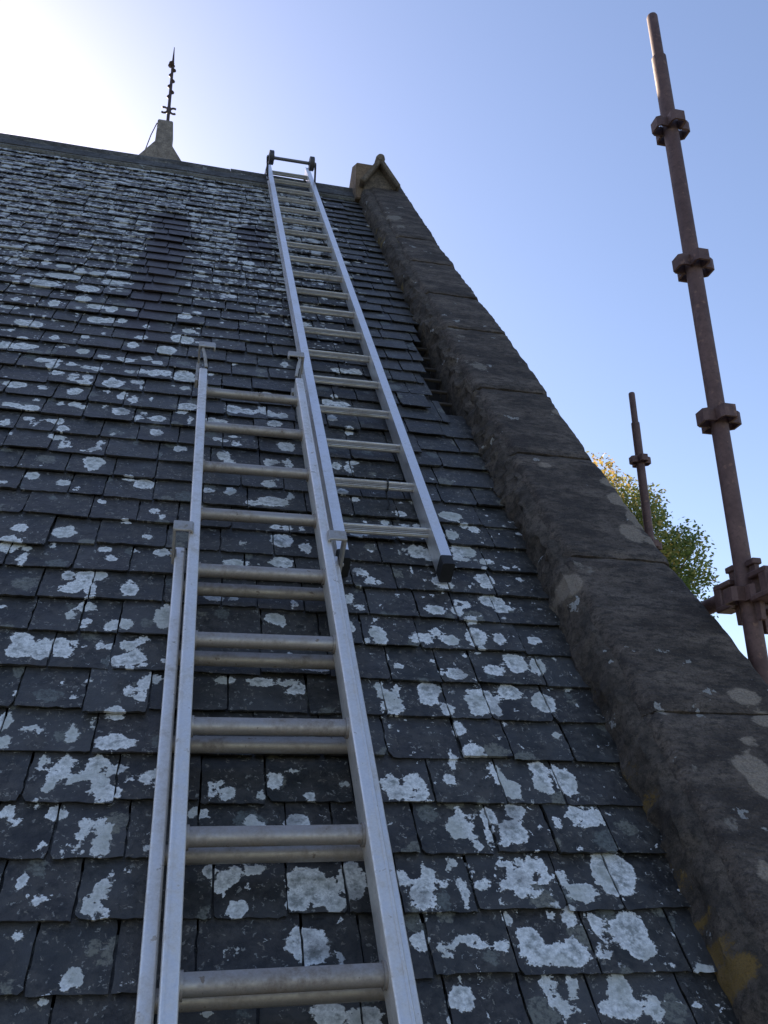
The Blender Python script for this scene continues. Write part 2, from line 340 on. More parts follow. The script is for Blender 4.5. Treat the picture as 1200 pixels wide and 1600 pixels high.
# lichen colonies read from the photograph: crop origin, crop scale, then centre and radii in crop pixels
LICHEN = [
((0,420),4,"30 470 45 25,130 475 35 25,190 345 65 25,130 330 35 18,60 375 30 10,340 425 22 18,535 420 25 10,380 480 28 8,200 480 30 15,600 310 45 22,690 310 25 20,760 315 25 18,915 355 18 12,885 430 38 12,1155 295 40 18,1180 380 35 15,1120 435 45 25,1170 445 35 25,830 470 30 22,1040 505 55 28,520 510 35 18,650 550 35 12,785 565 45 14,920 553 30 15,985 585 28 14,260 560 35 16,345 565 40 14,325 600 32 18,450 588 28 14,548 612 22 18,605 622 32 14,805 640 22 12,885 642 28 14,965 655 32 22,1040 655 30 18,1000 640 40 9,1150 660 50 32,345 645 35 14,450 655 22 16,450 690 25 14,545 672 32 14,525 715 36 18,705 715 50 26,690 680 20 14,835 697 20 16,885 700 18 16,890 743 16 9,1155 740 28 12,95 718 60 20,265 735 32 12,465 762 40 24,668 760 22 10,770 785 22 22,740 800 14 10,835 815 25 25,938 812 14 16,1180 860 45 25,60 848 45 16,190 873 50 20,225 812 25 8,370 830 18 14,465 838 38 16,520 858 28 14,662 857 22 12,755 888 48 25,905 895 20 13,858 928 20 16,985 930 48 18,1140 890 28 14,40 943 30 12,28 968 20 8,180 930 35 14,210 965 16 22,300 937 22 10,365 945 35 18,395 998 34 20,705 1030 16 9,980 1018 38 20,345 1045 45 14,415 1080 22 35,390 1110 26 14,517 1125 18 10,635 1075 20 14,605 1118 26 16,1130 1115 36 22,585 1185 55 20,72 1017 18 8,55 230 50 12,100 190 20 14,260 85 90 22,340 210 30 22,490 245 20 8,600 230 45 18,700 250 28 22,550 120 60 22,400 45 100 18,200 285 16 9,270 293 18 9,820 250 30 12,790 85 35 14,680 75 40 18,520 185 45 18,740 30 80 14"),
((0,700),4,"20 215 30 12,205 160 38 25,270 103 20 10,590 90 50 36,580 120 22 22,395 205 42 20,800 180 32 10,905 213 55 28,478 253 16 14,640 320 22 15,965 388 30 15,1015 432 22 15,790 457 22 9,145 415 22 15,130 502 42 24,400 518 62 32,440 490 22 16,925 553 28 17,45 605 55 42,135 597 16 12,178 618 20 18,142 680 30 38,338 597 28 17,655 625 40 20,700 688 36 18,830 630 25 14,885 630 16 12,1015 645 45 25,425 785 32 30,545 790 60 32,620 785 38 25,450 880 60 26,560 880 32 48,500 840 40 40,810 875 50 45,790 840 28 22,358 870 15 18,545 975 50 32,440 1035 28 25,540 1085 25 30,690 1115 40 26,790 1105 42 34,740 1085 50 18,1030 1045 55 75,130 1175 60 32,110 1265 62 48,270 1210 42 40,370 1215 60 42,250 1270 60 50,390 1270 62 35,485 1200 18 16,625 1222 20 25,690 1225 20 20,800 1225 42 35,895 1185 28 35,830 1310 65 50,740 1335 50 35,890 1350 35 25,1020 1328 20 16,605 1395 25 28,560 1455 20 12,800 1400 28 18,805 1525 32 28,900 1480 45 50,960 1430 60 26,460 1550 25 28,880 1570 40 30,20 985 25 16,90 1525 45 14,520 20 22 9,600 5 25 10,1130 5 30 12,140 110 16 7"),
((0,1100),3.2,"15 70 35 45,20 190 30 40,165 115 60 20,365 145 30 42,575 50 45 22,560 195 75 40,680 200 28 16,465 85 12 28,330 280 38 38,290 340 42 38,250 400 33 35,375 375 30 20,490 280 45 38,450 345 40 30,580 315 55 26,500 400 40 45,550 440 48 32,520 470 45 18,770 365 35 55,665 370 35 18,215 275 15 30,430 463 16 10,180 495 16 14,35 525 28 28,80 585 28 22,280 535 50 34,425 600 30 36,400 650 28 36,490 595 38 34,525 640 30 50,500 710 36 45,520 740 26 22,375 730 14 38,325 725 18 30,208 690 18 14,180 745 22 12,745 650 20 25,740 715 16 25,115 875 26 30,580 818 18 20,665 840 14 16,500 925 45 42,540 890 16 35,450 1025 42 40,505 1050 30 38,90 1145 24 28,355 1370 52 60,310 1420 20 32,640 1400 24 16,215 1482 20 20,230 970 60 9,165 1010 25 16"),
((260,560),4,"120 100 45 25,120 130 75 14,115 180 28 14,140 300 55 22,95 335 30 10,150 385 18 25,490 215 50 22,570 215 30 16,630 225 40 24,420 310 45 26,510 325 35 18,605 300 28 10,610 325 30 16,650 350 22 18,725 358 35 18,280 380 32 20,345 395 35 18,675 408 42 20,320 500 22 14,365 515 22 12,435 537 30 14,425 483 30 9,715 540 26 24,780 545 26 22,745 565 40 14,85 555 38 20,360 600 36 28,390 640 38 16,645 645 32 24,700 640 26 18,755 640 16 26,780 665 22 20,645 785 42 20,680 755 35 8,400 825 30 26,265 815 30 16,540 905 36 18,670 895 80 28,780 855 20 20,735 960 20 12,835 972 32 12,680 1050 28 14,750 1058 35 14,840 1065 25 14,720 1125 60 38,865 1172 32 25,480 1155 18 25,860 780 15 12,740 30 25 18,1010 270 35 20,1100 285 40 18,1035 378 28 18,1140 452 25 18,1165 640 35 12,1060 670 25 22,1140 685 25 25,1100 830 35 16,1175 875 28 16,1090 80 55 16,1180 90 40 26,1050 235 20 12"),
((540,800),4,"340 15 35 18,240 55 28 18,445 75 25 14,360 70 20 14,650 25 70 25,75 142 55 14,660 145 45 28,740 85 25 14,800 105 28 22,340 150 45 9,490 160 25 10,440 240 50 34,510 255 36 42,740 235 72 34,720 290 60 18,880 310 45 18,340 250 12 14,85 365 30 22,130 375 20 16,158 428 34 25,415 340 12 18,590 430 42 32,625 455 48 20,875 420 50 38,880 460 45 16,920 545 75 40,970 600 48 22,1060 590 40 12,560 610 62 28,700 615 38 30,755 570 30 26,690 550 16 18,95 598 30 20,20 535 28 30,785 668 42 18,195 670 18 28,195 750 50 36,215 800 42 26,570 745 28 36,480 775 60 20,425 800 42 16,515 800 25 18,660 795 48 30,815 770 62 46,820 815 45 22,965 780 28 28,30 710 22 35,1180 790 40 30,330 960 28 22,690 1010 58 32,600 995 20 16,930 985 55 30,1080 930 42 45,1050 905 40 25,1085 980 38 26,1185 955 30 45,745 880 20 14,840 875 35 16,215 1085 28 38,265 1140 68 34,315 1090 24 40,525 1100 68 52,520 1160 58 38,330 1185 35 20,870 1150 42 50,800 1175 45 25,1030 1100 48 40,1060 1140 36 22,960 1145 20 25"),
((560,1100),4,"215 20 70 38,560 30 48 32,740 35 45 36,860 30 46 36,630 150 40 50,715 305 72 48,590 335 30 42,465 115 28 18,200 495 60 55,270 565 80 45,350 480 55 50,385 560 50 48,310 600 90 14,565 475 38 33,865 430 38 56,960 530 58 58,1130 390 58 42,1160 490 58 66,640 665 30 36,635 770 86 66,745 880 36 46,810 690 46 50,825 810 30 40,980 665 62 46,970 800 88 74,910 870 45 24,1050 860 40 14,285 1085 46 58,440 1030 36 56,410 1150 70 60,390 1220 66 56,500 1120 42 24,450 1285 70 10,585 985 40 34,705 1025 18 34,620 1085 38 18,665 1200 28 55,665 1130 25 40,770 1140 42 42,820 1100 16 38,855 1215 20 30,875 975 38 26,950 1010 28 32,970 1120 55 55,1000 1180 36 42,1050 1080 32 62,1100 1180 38 52,1110 990 52 54,1170 1080 48 36,935 1325 33 36,380 1470 50 60,545 1540 48 52,700 1470 42 42,760 1500 36 36,635 1470 28 28,890 1505 52 32,1080 1460 76 70,1130 1540 105 62"),
((700,1000),2.4,"30 125 35 20,170 110 38 20,255 80 40 36,340 95 30 26,110 230 38 46,150 215 26 36,180 255 35 20,235 185 38 28,360 230 42 36,335 215 20 20,10 260 18 20,40 325 28 33,440 520 42 46,460 565 32 20,410 490 20 28,480 650 33 33,550 660 28 36,520 690 40 14,410 685 18 20,620 860 82 70,640 920 62 34,500 945 62 36,430 890 20 30,320 950 22 38,345 1150 74 62,470 1170 56 50,400 1200 110 24,460 1030 26 38,690 1080 60 70,720 1150 66 46,570 1060 28 52,650 1100 40 36,575 1175 28 20,225 1038 18 20,105 1120 38 26,195 1140 32 18,20 1195 33 42,55 1335 46 52,375 1290 28 46,410 1360 26 48,650 1300 42 60,670 1370 42 52,590 1370 26 32,470 1285 22 32,460 1360 16 20,490 1365 10 20,780 1380 40 50,480 245 14 10,350 395 12 25,540 350 14 9,410 350 16 8,940 1365 18 14,1018 1360 12 8"),
((180,1200),2.3077,"405 90 28 24,365 60 30 16,352 95 12 22,575 40 26 32,645 8 28 14,530 100 12 14,700 105 24 18,825 60 15 12,300 155 42 18,490 185 22 25,535 195 25 16,658 190 46 24,343 362 20 23,385 420 36 30,420 385 30 30,500 355 45 22,440 505 36 32,690 400 70 45,660 475 42 40,740 440 70 50,790 490 40 30,855 400 45 62,690 610 68 40,710 665 56 45,640 640 28 28,415 665 28 22,808 695 16 26,330 880 20 16,780 880 50 45,900 900 60 40,720 860 20 22"),
((180,800),2.4,"625 100 36 24,455 190 46 14,625 185 38 18,715 130 16 18,590 390 28 20,620 405 18 22,670 345 14 18,410 625 34 16,540 630 38 18,650 630 46 13,690 655 28 20,645 678 14 7,755 592 52 12,370 320 34 14,445 315 20 12"),
]
blobs = []
for (ox, oy), sc, txt in LICHEN:
    for b in txt.split(','):
        cx, cy, rx, ry = map(float, b.split()); px, py = ox+cx/sc, oy+cy/sc
        if sc == 2.4 and ox == 700 and px < 860 and 1100 < py < 1500: continue
        x, s, t = to_roof(px, py); s2 = to_roof(px, py-ry/sc)[1]; s1 = to_roof(px, py+ry/sc)[1]
        g_ = 1.12 if s < 1.8 else 1.18
        blobs.append((x, s, max(rx/sc*t/FPX*g_, .004), max((s2-s1)/2*g_, .004)))
BL = np.array(blobs)
def blob_sdf(x, s, lo=None, hi=None):
    qx = (x[:, None]-BL[:, 0])/BL[:, 2]; qs = (s[:, None]-BL[:, 1])/BL[:, 3]
    v = (1-np.sqrt(qx*qx+qs*qs))*np.minimum(BL[:, 2], BL[:, 3])
    if lo is not None: v = np.where((BL[:, 1] > lo) & (BL[:, 1] < hi), v, -.06)
    return np.clip(v.max(1), -.06, .06)
def density(x, s):                                          # scattered colonies beyond the ones read off
    up = np.clip((s-2.2)/1.8, 0, 1)
    d = .06 + .21*up + .22*np.clip((s-3.5)/1.2, 0, 1)
    d = d + .10*np.array([mnoise.noise(Vector((a*1.6, b*1.3, 3))) for a, b in zip(x, s)])
    d = d - .35*np.clip((x-.55)/.25, 0, 1)*up + .13*np.clip((2.6-s)/.6, 0, 1)*np.clip((x-.3)/.15, 0, 1)
    return d
def streak(x, s):
    def run(c, wd, s0, s1, w=.5):
        wob = np.array([mnoise.noise(Vector((b*4, c*9, 1)))*.05 + mnoise.noise(Vector((b*15, c*9, 4)))*.03 for b in s])
        return w*np.clip(1.6*(1-np.abs(x+wob-c)/wd), 0, 1)*np.clip((s-s0)/.5, 0, 1)*np.clip((s1-s)/.15, 0, 1)
    return np.clip(run(-.27, .13, 3.0, 5.35, 1.0) + run(.17, .13, 4.4, 5.35, .8) + run(-.75, .1, 3.9, 5.0, .3), 0, 1)

# lichen patches on the coping, read the same way: pale tan, ochre
PALE = "893 908 17 15,955 758 20 8,968 786 22 11,992 815 16 14,985 838 20 14,1170 1205 32 22,1195 1235 30 24,1195 1130 28 12,1160 1095 28 14,1192 1372 16 20,1165 1165 16 9,850 730 12 4,1020 850 14 8,870 648 10 4,905 990 9 7,700 300 26 7,640 285 12 3,1110 940 30 10,1040 1120 14 6"
OCHRE = "1060 1300 16 22,1078 1330 16 26,1140 1450 22 24,1168 1492 24 26,1126 1398 8 8,1004 1168 7 14,1026 1212 10 12,939 1042 6 7,815 830 7 9"
WHITE = "952 1078 7 7,960 1092 5 5,973 1160 6 6,968 1100 4 6,850 865 5 9"
def patches(txt):
    r = []
    for b in txt.split(','):
        px, py, rx, ry = map(float, b.split()); x, s, t = to_roof(px, py, .115); s2 = to_roof(px, py-ry, .115)[1]; s1 = to_roof(px, py+ry, .115)[1]
        r.append((x, s, rx*t/FPX, max((s2-s1)/2, .008)))
    return np.array(r)
PT = [patches(q) for q in (PALE, OCHRE, WHITE)]
def stone_attr(o, XS):
    a = np.array(XS); v = []
    for B in PT:
        qx = (a[:, 0, None]-B[:, 0])/B[:, 2]; qs = (a[:, 1, None]-B[:, 1])/B[:, 3]
        v.append(np.clip(((1-np.sqrt(qx*qx+qs*qs))*np.minimum(B[:, 2], B[:, 3])).max(1), -.06, .06))
    at = o.data.attributes.new('lic', 'FLOAT_VECTOR', 'POINT'); at.data.foreach_set('vector', np.stack(v, 1).astype(np.float32).ravel())
GA, S0 = .1170, .7515
slates_near, slates_far = [], []
cut = lambda s: float(np.interp(s, [2.80, 2.86, 2.93, 3.1, 3.35, 3.6, 3.85, 3.9], [1, .90, .855, .862, .885, .905, .94, 1])) 
for k in range(-14, 48):
    st = S0 + GA*k
    if st > S_RIDGE-.10: break
    x = X_L + random.uniform(0, .14) + .07*(k % 2)
    while x < X_IN+.01:
        wd = random.uniform(.115, .178) if random.random() < .85 else random.uniform(.085, .12)
        if x+wd > X_IN-.05: wd = X_IN+.03-x
        ct = cut(st)+.012*math.sin(k*2.3)
        if ct < .97 and x+wd > ct: wd = ct-x
        if wd < .03: break
        cx = x+wd/2
        jit = .010*mnoise.noise(Vector((cx*1.1, st*.9, 0))) + .004*mnoise.noise(Vector((cx*5, st*9, 2))) + random.gauss(0, .0018)
        slip = 0
        if random.random() < .012: slip = random.uniform(.012, .035)
        if abs(st-2.657) < .06 and abs(cx-.74) < .07: slip = .035
        if True:
            px, py, z = project(W(cx, st+GA/2, .015)); near = st > .5 and -30 < px < 1230 and -30 < py < 1640
            slates_near.append((z if near else 99, x, wd, st+jit-slip, random.random(), slip)) if near else slates_far.append((99, x, wd, st+jit-slip, random.random(), slip))
        x += wd
slates_near.sort(); extra = slates_near[300:]; slates_near = slates_near[:300]; slates_far += extra

def slate_geo(x, wd, st, rid, slip, nx, ny):
    rr = random.Random(rid*1e6); g = .0022
    L = .222; x0, x1 = x+g, x+wd-g
    tail = .0175+rr.gauss(0, .0016)+(.006 if slip else 0); slope = .085; th = rr.uniform(.004, .0085)
    rot = rr.gauss(0, .008) + (rr.gauss(0, .03) if slip else 0); twist = rr.gauss(0, .009)
    ts = np.concatenate([np.linspace(0, .128, ny), [L]]); us = np.linspace(0, 1, nx-2); us = np.sort(np.concatenate([us, [.05, .95]]))
    tl = [rr.gauss(0, .0011) for _ in us]; c0 = rr.choice([0]*7+[.004, .008, .016]); c1 = rr.choice([0]*7+[.004, .008, .016])
    pts = []
    for i, t in enumerate(ts):
        for j, u in enumerate(us):
            xx = x0+(x1-x0)*u; ss = st+t + (u-.5)*wd*rot
            if i == 0:
                ss += tl[j]
                if j == 0: ss += c0
                if j == nx-1: ss += c1
            if j in (0, nx-1): xx += rr.gauss(0, .0009)
            n = tail - slope*t + (u-.5)*wd*twist
            pts.append((xx, ss, n))
    ny1 = len(ts); f = [(i*nx+j, i*nx+j+1, (i+1)*nx+j+1, (i+1)*nx+j) for i in range(ny1-1) for j in range(nx-1)]
    rim = [i*nx for i in range(ny1-1, -1, -1)] + list(range(1, nx)) + [i*nx+nx-1 for i in range(1, ny1)]
    b = len(pts)
    for q in rim:
        a = pts[q]; pts.append((a[0], a[1]+(.002 if q < nx else 0), a[2]-th))
    f += [(rim[i], b+i, b+i+1, rim[i+1]) for i in range(len(rim)-1)]
    return pts, f
def add_attrs(me, P, rnd, st0=None):
    a = np.array(P); x, s = a[:, 0], a[:, 1]
    at = me.attributes.new('rp', 'FLOAT_VECTOR', 'POINT'); v = np.stack([x, s, rnd], 1).astype(np.float32); at.data.foreach_set('vector', v.ravel())
    st = streak(x, s); dn = density(x, s) - .45*st
    v = np.stack([blob_sdf(x, s, None if st0 is None else st0-.008, None if st0 is None else st0+GA+.006), dn, st], 1).astype(np.float32)
    at = me.attributes.new('lic', 'FLOAT_VECTOR', 'POINT'); at.data.foreach_set('vector', v.ravel())
for _, x, wd, st, rid, sl in slates_near:
    P, F = slate_geo(x, wd, st, rid, sl, 11 if st < 2.2 else 9, 9 if st < 2.2 else 7)
    o = W(x+wd/2, st+.06, .01); me = bpy.data.meshes.new('slate')
    me.from_pydata([tuple(W(*p)-o) for p in P], [], F); add_attrs(me, P, np.full(len(P), rid*9), st)
    link('slate', me, M['slate'], roof, o)
P, F, RR = [], [], []
for _, x, wd, st, rid, sl in slates_far:
    p, f = slate_geo(x, wd, st, rid, sl, 6, 4); k = len(P); P += p; F += [tuple(i+k for i in q) for q in f]; RR += [rid*9]*len(p)
o = W(-1, 4, 0); me = bpy.data.meshes.new('slates'); me.from_pydata([tuple(W(*p)-o) for p in P], [], F); add_attrs(me, P, np.array(RR))
tag(link('slates', me, M['slate'], roof, o), kind='stuff')
# battens bared where slates are missing
for k in range(18, 26):
    s = S0+GA*k+.03
    obj('batten', obox(W(.87+random.uniform(-.01, .01), s, -.030), XV*.14, SV*.008, NV*.006), M['batten'], roof, bevel=.002, seg=1)
for s in np.arange(2.75, 3.8, .5):
    pass
obj('rafter', obox(W(.865, 3.3, -.065), XV*.022, SV*.7, NV*.024), M['batten'], roof, bevel=.003, seg=1)

# ridge
def ridge_prof(n0):
    pr = []
    for t in (1, .5, 0): pr.append(('f', .125*t, n0))
    return pr
def ridge_ring(x, j, lift=0.):
    c = W(x, S_RIDGE, 0) + Vector((0, 0, lift)); pts = []
    dn = Vector((0, -math.cos(TH), -math.sin(TH))); db = Vector((0, math.cos(TH), -math.sin(TH)))
    nb = Vector((0, math.sin(TH), math.cos(TH)))
    pts.append(c+dn*.125+NV*.022); pts.append(c+dn*.125+NV*.036); pts.append(c+dn*.03+NV*.040)
    for k in range(9):
        a = R(205 - 230*k/8); pts.append(c + Vector((0, math.cos(a)*.040, .036+math.sin(a)*.040)))
    pts.append(c+db*.03+nb*.040); pts.append(c+db*.125+nb*.036); pts.append(c+db*.125+nb*.022); pts.append(c+Vector((0, 0, -.01)))
    return pts
mort = []
for x in np.arange(X_L, X_IN+.001, .06):
    r = []
    for s_, n_ in ((.165, .012), (.155, .030), (.12, .028), (.03, .024), (-.01, .050)):
        j = mnoise.noise(Vector((x*6, s_*20, 5)))*.010
        r.append(W(x, S_RIDGE-s_-j, n_+abs(j)*.4))
    for s_, n_ in ((.03, .024), (.12, .028), (.155, .030), (.165, .012)): r.append(mirror(W(x, S_RIDGE-s_, n_)))
    r.append(W(x, S_RIDGE-.02, -.10)); mort.append(r)
ridge = obj('ridge_bedding', loft(mort), M['mortar'], church, smooth=50)
xs = [.93, .465, .025, -.41, -.847, -1.312]
while xs[-1] > X_L+.5: xs.append(xs[-1]-.455)
for a, b in zip(xs[1:], xs[:-1]):
    lift = random.gauss(0, .004); tilt = random.gauss(0, .003)
    vf = loft([ridge_ring(a+.001, 0, lift-tilt), ridge_ring((a+b)/2, 0, lift), ridge_ring(b-.001, 0, lift+tilt)])
    obj('ridge_tile', vf, M['ridge'], ridge, smooth=40)

# gable parapet and coping
rows = np.arange(S_EAVE-.1, 6.5, .014)
def rough(p, amp, sc): return amp*(fbm(p*sc, 4))
sec = [(.955, -.10), (.953, -.02), (.955, .02), (.957, .045), (.960, .068), (.966, .088), (.978, .104), (1.0, .112), (1.06, .100), (1.06, -.10)]
rings = []
for s in rows:
    drift = np.interp(s, [0, .7, 1.8, 2.8, 3.6, 4.4, 5.8, 6.5], [0, .0, .01, .03, .018, -.008, -.03, -.01])
    r = []
    for i, (x, n) in enumerate(sec):
        p = Vector((x*3, s, n*3)); a = (.022 if i in (2, 3, 4, 5, 6) else .012)*float(np.interp(s, [0, 1.6, 2.6, 4.3, 5], [.8, .9, 1.5, 1.3, .7]))
        dx = (rough(p, a*.6, 6.5)+a*.9*(.45-abs(mnoise.noise(p*17)))+a*.5*mnoise.noise(p*41)) if i < 8 else 0
        r.append(W(x+drift*(i < 8)*.8-dx, s, n+(rough(p+Vector((9, 0, 0)), .008, 9)+.004*mnoise.noise(p*55) if 2 < i < 8 else 0)))
    rings.append(r)
XS = [(q[0], s) for s in rows for q in sec]
parapet = obj('gable_parapet', loft(rings), M['rubble'], church, smooth=32); stone_attr(parapet, XS)
joints = [-.95, -.40, .12, .66, 1.27, 1.865, 2.46, 2.975, 3.62, 4.09, 4.62, 5.10, 6.60]
right = lambda s: np.interp(s, [-.9, .66, 1.39, 1.66, 1.95, 2.5, 3.0, 3.6, 4.1, 5.1, 6.5], [1.372, 1.372, 1.366, 1.346, 1.318, 1.304, 1.302, 1.300, 1.276, 1.254, 1.262])
for i, (a, b) in enumerate(zip(joints[:-1], joints[1:])):
    rr = random.Random(i+3); dn = rr.uniform(-.004, .003); dxr = rr.uniform(-.004, .003); tiltn = rr.uniform(.002, .008); xl = rr.uniform(.982, .996)
    nr = max(8, int((b-a)/.02)); rings = []; XS = []
    for q in range(nr+1):
        s = a+.002+(b-a-.004)*q/nr; xr = float(right(s))+dxr
        e = min(q, nr-q); chm = .008 if e == 0 else 0
        tn = .128+dn+tiltn*(1-(s-a)/(b-a))-tiltn*.5
        r = [(xl+.0, .03)] + [(xl+.004, .07), (xl+.006, tn-.022), (xl+.018+chm, tn-.004-chm)]
        m = 15
        r += [(xl+.03+(xr-.022-xl-.03)*t/m, tn-chm*.6) for t in range(m+1)]
        r += [(xr-.007, tn-.006-chm), (xr, tn-.024), (xr-.002, .03), (xr-.01, -.03), (xl+.05, -.03)]
        pts = []; XS += [(x, s) for x, n in r]
        for x, n in r:
            p = Vector((x*2.2, s, n*2+i*3.3)); dd = rough(p, .002, 4.5)+rough(p, .0025, 15)+.002*mnoise.noise(p*60)
            topf = n > tn-.03
            chip = max(0, mnoise.noise(p*7)-.42)*.014 if (x < xl+.02 or x > xr-.012) and topf else 0
            side = -1 if x < (xl+xr)/2 else 1
            pts.append(W(x-(chip*side)+(dd*.8*side if not topf or x < xl+.02 or x > xr-.01 else 0), s, n+(dd if topf else 0)-chip*.7))
        rings.append(pts)
    stone_attr(obj('coping_stone', loft(rings), M['coping'], parapet, smooth=50), XS)

# apex stone: gablet with roll and back block
ya = W(0, 6.42, .13).y
def A(px, py, y): r = ray(px, py); return CAM + r*(y/r.y)
gl, gt, gr = A(562, 279, 4.66), A(597, 250, 4.66), A(621, 274, 4.66)
xc = gt.x; zt = gt.z; zt += .035; half = .118; zb = zt-.20
gab = [(xc-half, zb-.30), (xc-half, zb), (xc, zt), (xc+half, zb), (xc+half, zb-.30)]
apex = obj('apex_stone', loft([[Vector((x, y, z)) for x, z in gab] for y in (4.76, 5.24)]), M['sandstone'], church, bevel=.008)
for sg in (-1, 1):                                          # raking mouldings of the little pediment
    p0 = Vector((xc+sg*(half+.014), 4.742, zb-.006)); p1 = Vector((xc, 4.742, zt+.012)); d = (p1-p0)
    c = (p0+p1)/2; nrm = Vector((d.z, 0, -d.x)).normalized()
    obj('raking_moulding', obox(c, d/2, Vector((0, .045, 0)), nrm*.017), M['sandstone'], apex, bevel=.006)
obj('roll', tube([(xc, 4.69, zt+.022), (xc, 4.71, zt+.024), (xc, 4.95, zt+.030), (xc, 5.3, zt+.030)], [.026, .034, .034, .034], 18), M['sandstone'], apex, smooth=40)
bl = A(553, 266, 4.86)
obj('kneeler_block', loft([[Vector((x, y, z)) for y, z in ((4.78, bl.z-.32), (4.76, bl.z-.02), (4.93, bl.z+.10), (5.10, bl.z-.02), (5.10, bl.z-.32))] for x in (bl.x, xc-.02)]), M['sunlit_stone'], apex, bevel=.006)

# ------------------------------------------------------------------ ladders
class Ladder:
    def __init__(s, x0, s0, ang): s.x0, s.s0, s.a = x0, s0, ang; s.ca, s.sa = math.cos(ang), math.sin(ang); s.lift = (0, 0)
    def P(s, u, v, n):                                      # u across, v along from s0
        return W(s.x0+s.sa*v+u*s.ca, s.s0+s.ca*v-u*s.sa, n + s.lift[0] + s.lift[1]*v)
def rrect(w, d, r, k=3):
    pts = []
    for cx, cy, a0 in ((w/2-r, d/2-r, 0), (-w/2+r, d/2-r, 90), (-w/2+r, -d/2+r, 180), (w/2-r, -d/2+r, 270)):
        for j in range(k+1): a = R(a0+90*j/k); pts.append((cx+r*math.cos(a), cy+r*math.sin(a)))
    return pts
def stile(L, name, prof, uc, nc, v0, v1, mat, root):
    n = max(2, int((v1-v0)/.5)); return obj(name, loft([[L.P(uc+p[0], v0+(v1-v0)*i/n, nc+p[1]) for p in prof] for i in range(n+1)]), mat, root, smooth=35)

lower = Ladder(.1735, .6984, -.0166)
lad = empty('extension_ladder', lower.P(0, -1.55, 0), 'older two-section aluminium extension ladder in front with dull smooth rungs', 'ladder')
V_BOT = -1.55
WF = .1508; SWF = .027
# fly section (front)
for sg in (-1, 1):
    prof = [(p[0], p[1]) for p in rrect(SWF, .060, .005)]
    g = SWF/2                                               # shallow groove on the front face
    o = stile(lower, 'stile', prof, sg*(WF+SWF/2), .125, V_BOT+.25, 2.10, M['alu'], lad)
    obj('rail_lip', extrude([(sg*(WF+SWF*.72), .1545), (sg*(WF+SWF*.72)+.0035*sg, .1545), (sg*(WF+SWF*.72)+.0035*sg, .1562), (sg*(WF+SWF*.72), .1562)], lambda p, t: lower.P(p[0], t, p[1]), V_BOT+.25, 2.10), M['alu'], o)
def rung_prof():                                            # D section: flat tread up the slope
    pts = []
    for k in range(15): a = R(-90-180*k/14+0); pts.append((math.cos(a)*.0165, math.sin(a)*.0155))
    return [(.008, -.0155)] + pts + [(.008, .0155), (.0125, .012), (.0125, -.012)]
RP = rung_prof()
def rung(L, v, nc, half, mat, root, name='rung', prof=RP, tilt=R(-22)):
    ct, s_ = math.cos(tilt), math.sin(tilt)
    f = lambda p, t: L.P(t, v + p[0]*ct - p[1]*s_, nc + p[0]*s_ + p[1]*ct)
    nseg = 5; return obj(name, loft([[f(p, -half+2*half*i/nseg) for p in prof] for i in range(nseg+1)]), mat, root, smooth=35)
def collar(L, v, nc, u, root, mat):
    return obj('rung_collar', tube([L.P(u-.003, v, nc), L.P(u+.003, v, nc)], .0205, 16), mat, root, smooth=40)
for k in range(-5, 9):
    o = rung(lower, .2471*k, .125, WF+.004, M['rung'], lad, 'rung')
    for sg in (-1, 1): collar(lower, .2471*k, .125, sg*(WF-.002), o, M['rung'])
# base section (behind)
WB = .1825
for sg in (-1, 1): stile(lower, 'stile', rrect(.026, .058, .005), sg*(WB+.013), .056, V_BOT, 1.135, M['alu'], lad)
for k in range(-6, 5): rung(lower, .2471*k+.017, .056, WB+.004, M['rung'], lad, 'rung')
for sg in (-1, 1): obj('foot', obox(lower.P(sg*(WB+.013), V_BOT-.012, .056), XV*.016, SV*.018, NV*.033), M['rubber'], lad, bevel=.004)
# guide brackets at the top of each section
def bracket(uo, sg, v, n0, n1, reach):
    t = .0035; U = lambda u: sg*u
    a = obox(lower.P(U(uo+t), v, (n0+n1)/2), XV*t, SV*.020, NV*((n1-n0)/2))
    b = obox(lower.P(U(uo-reach/2+t*2), v, n1), XV*(reach/2), SV*.020, NV*.0032)
    b2 = obox(lower.P(U(uo-reach+t*2), v, n1-.008), XV*.003, SV*.020, NV*.008)
    o = obj('guide_bracket', join(a, b, b2), M['bracket'], lad, bevel=.0015, seg=1)
    for d in (-.009, .009): obj('bolt', tube([lower.P(U(uo+t), v+d, n0+.02), lower.P(U(uo+t*3.2), v+d, n0+.02)], .005, 6), M['bracket'], o)
    return o
for sg in (-1, 1):
    bracket(WB+.026, sg, 1.115, .060, .164, .046)
    o = bracket(WF+SWF, sg, 2.215, .085, .195, .055)
    # latch assembly that carries the upper hook
    q = obj('latch', join(obox(lower.P(sg*(WF+SWF+.006), 2.13, .115), XV*.005, SV*.075, NV*.016), obox(lower.P(sg*(WF+SWF*.4), 2.12, .085), XV*.016, SV*.018, NV*.014),
            tube([lower.P(sg*(WF+.004), 2.12, .15), lower.P(sg*(WF+.012), 2.17, .175), lower.P(sg*(WF+.022), 2.21, .19)], .006, 8)), M['bracket'], lad, bevel=.0015, seg=1)
for sg in (-1, 1): obj('end_plug', obox(lower.P(sg*(WF+SWF/2), 2.103, .125), XV*.011, SV*.006, NV*.027), M['rubber'], lad, bevel=.003)

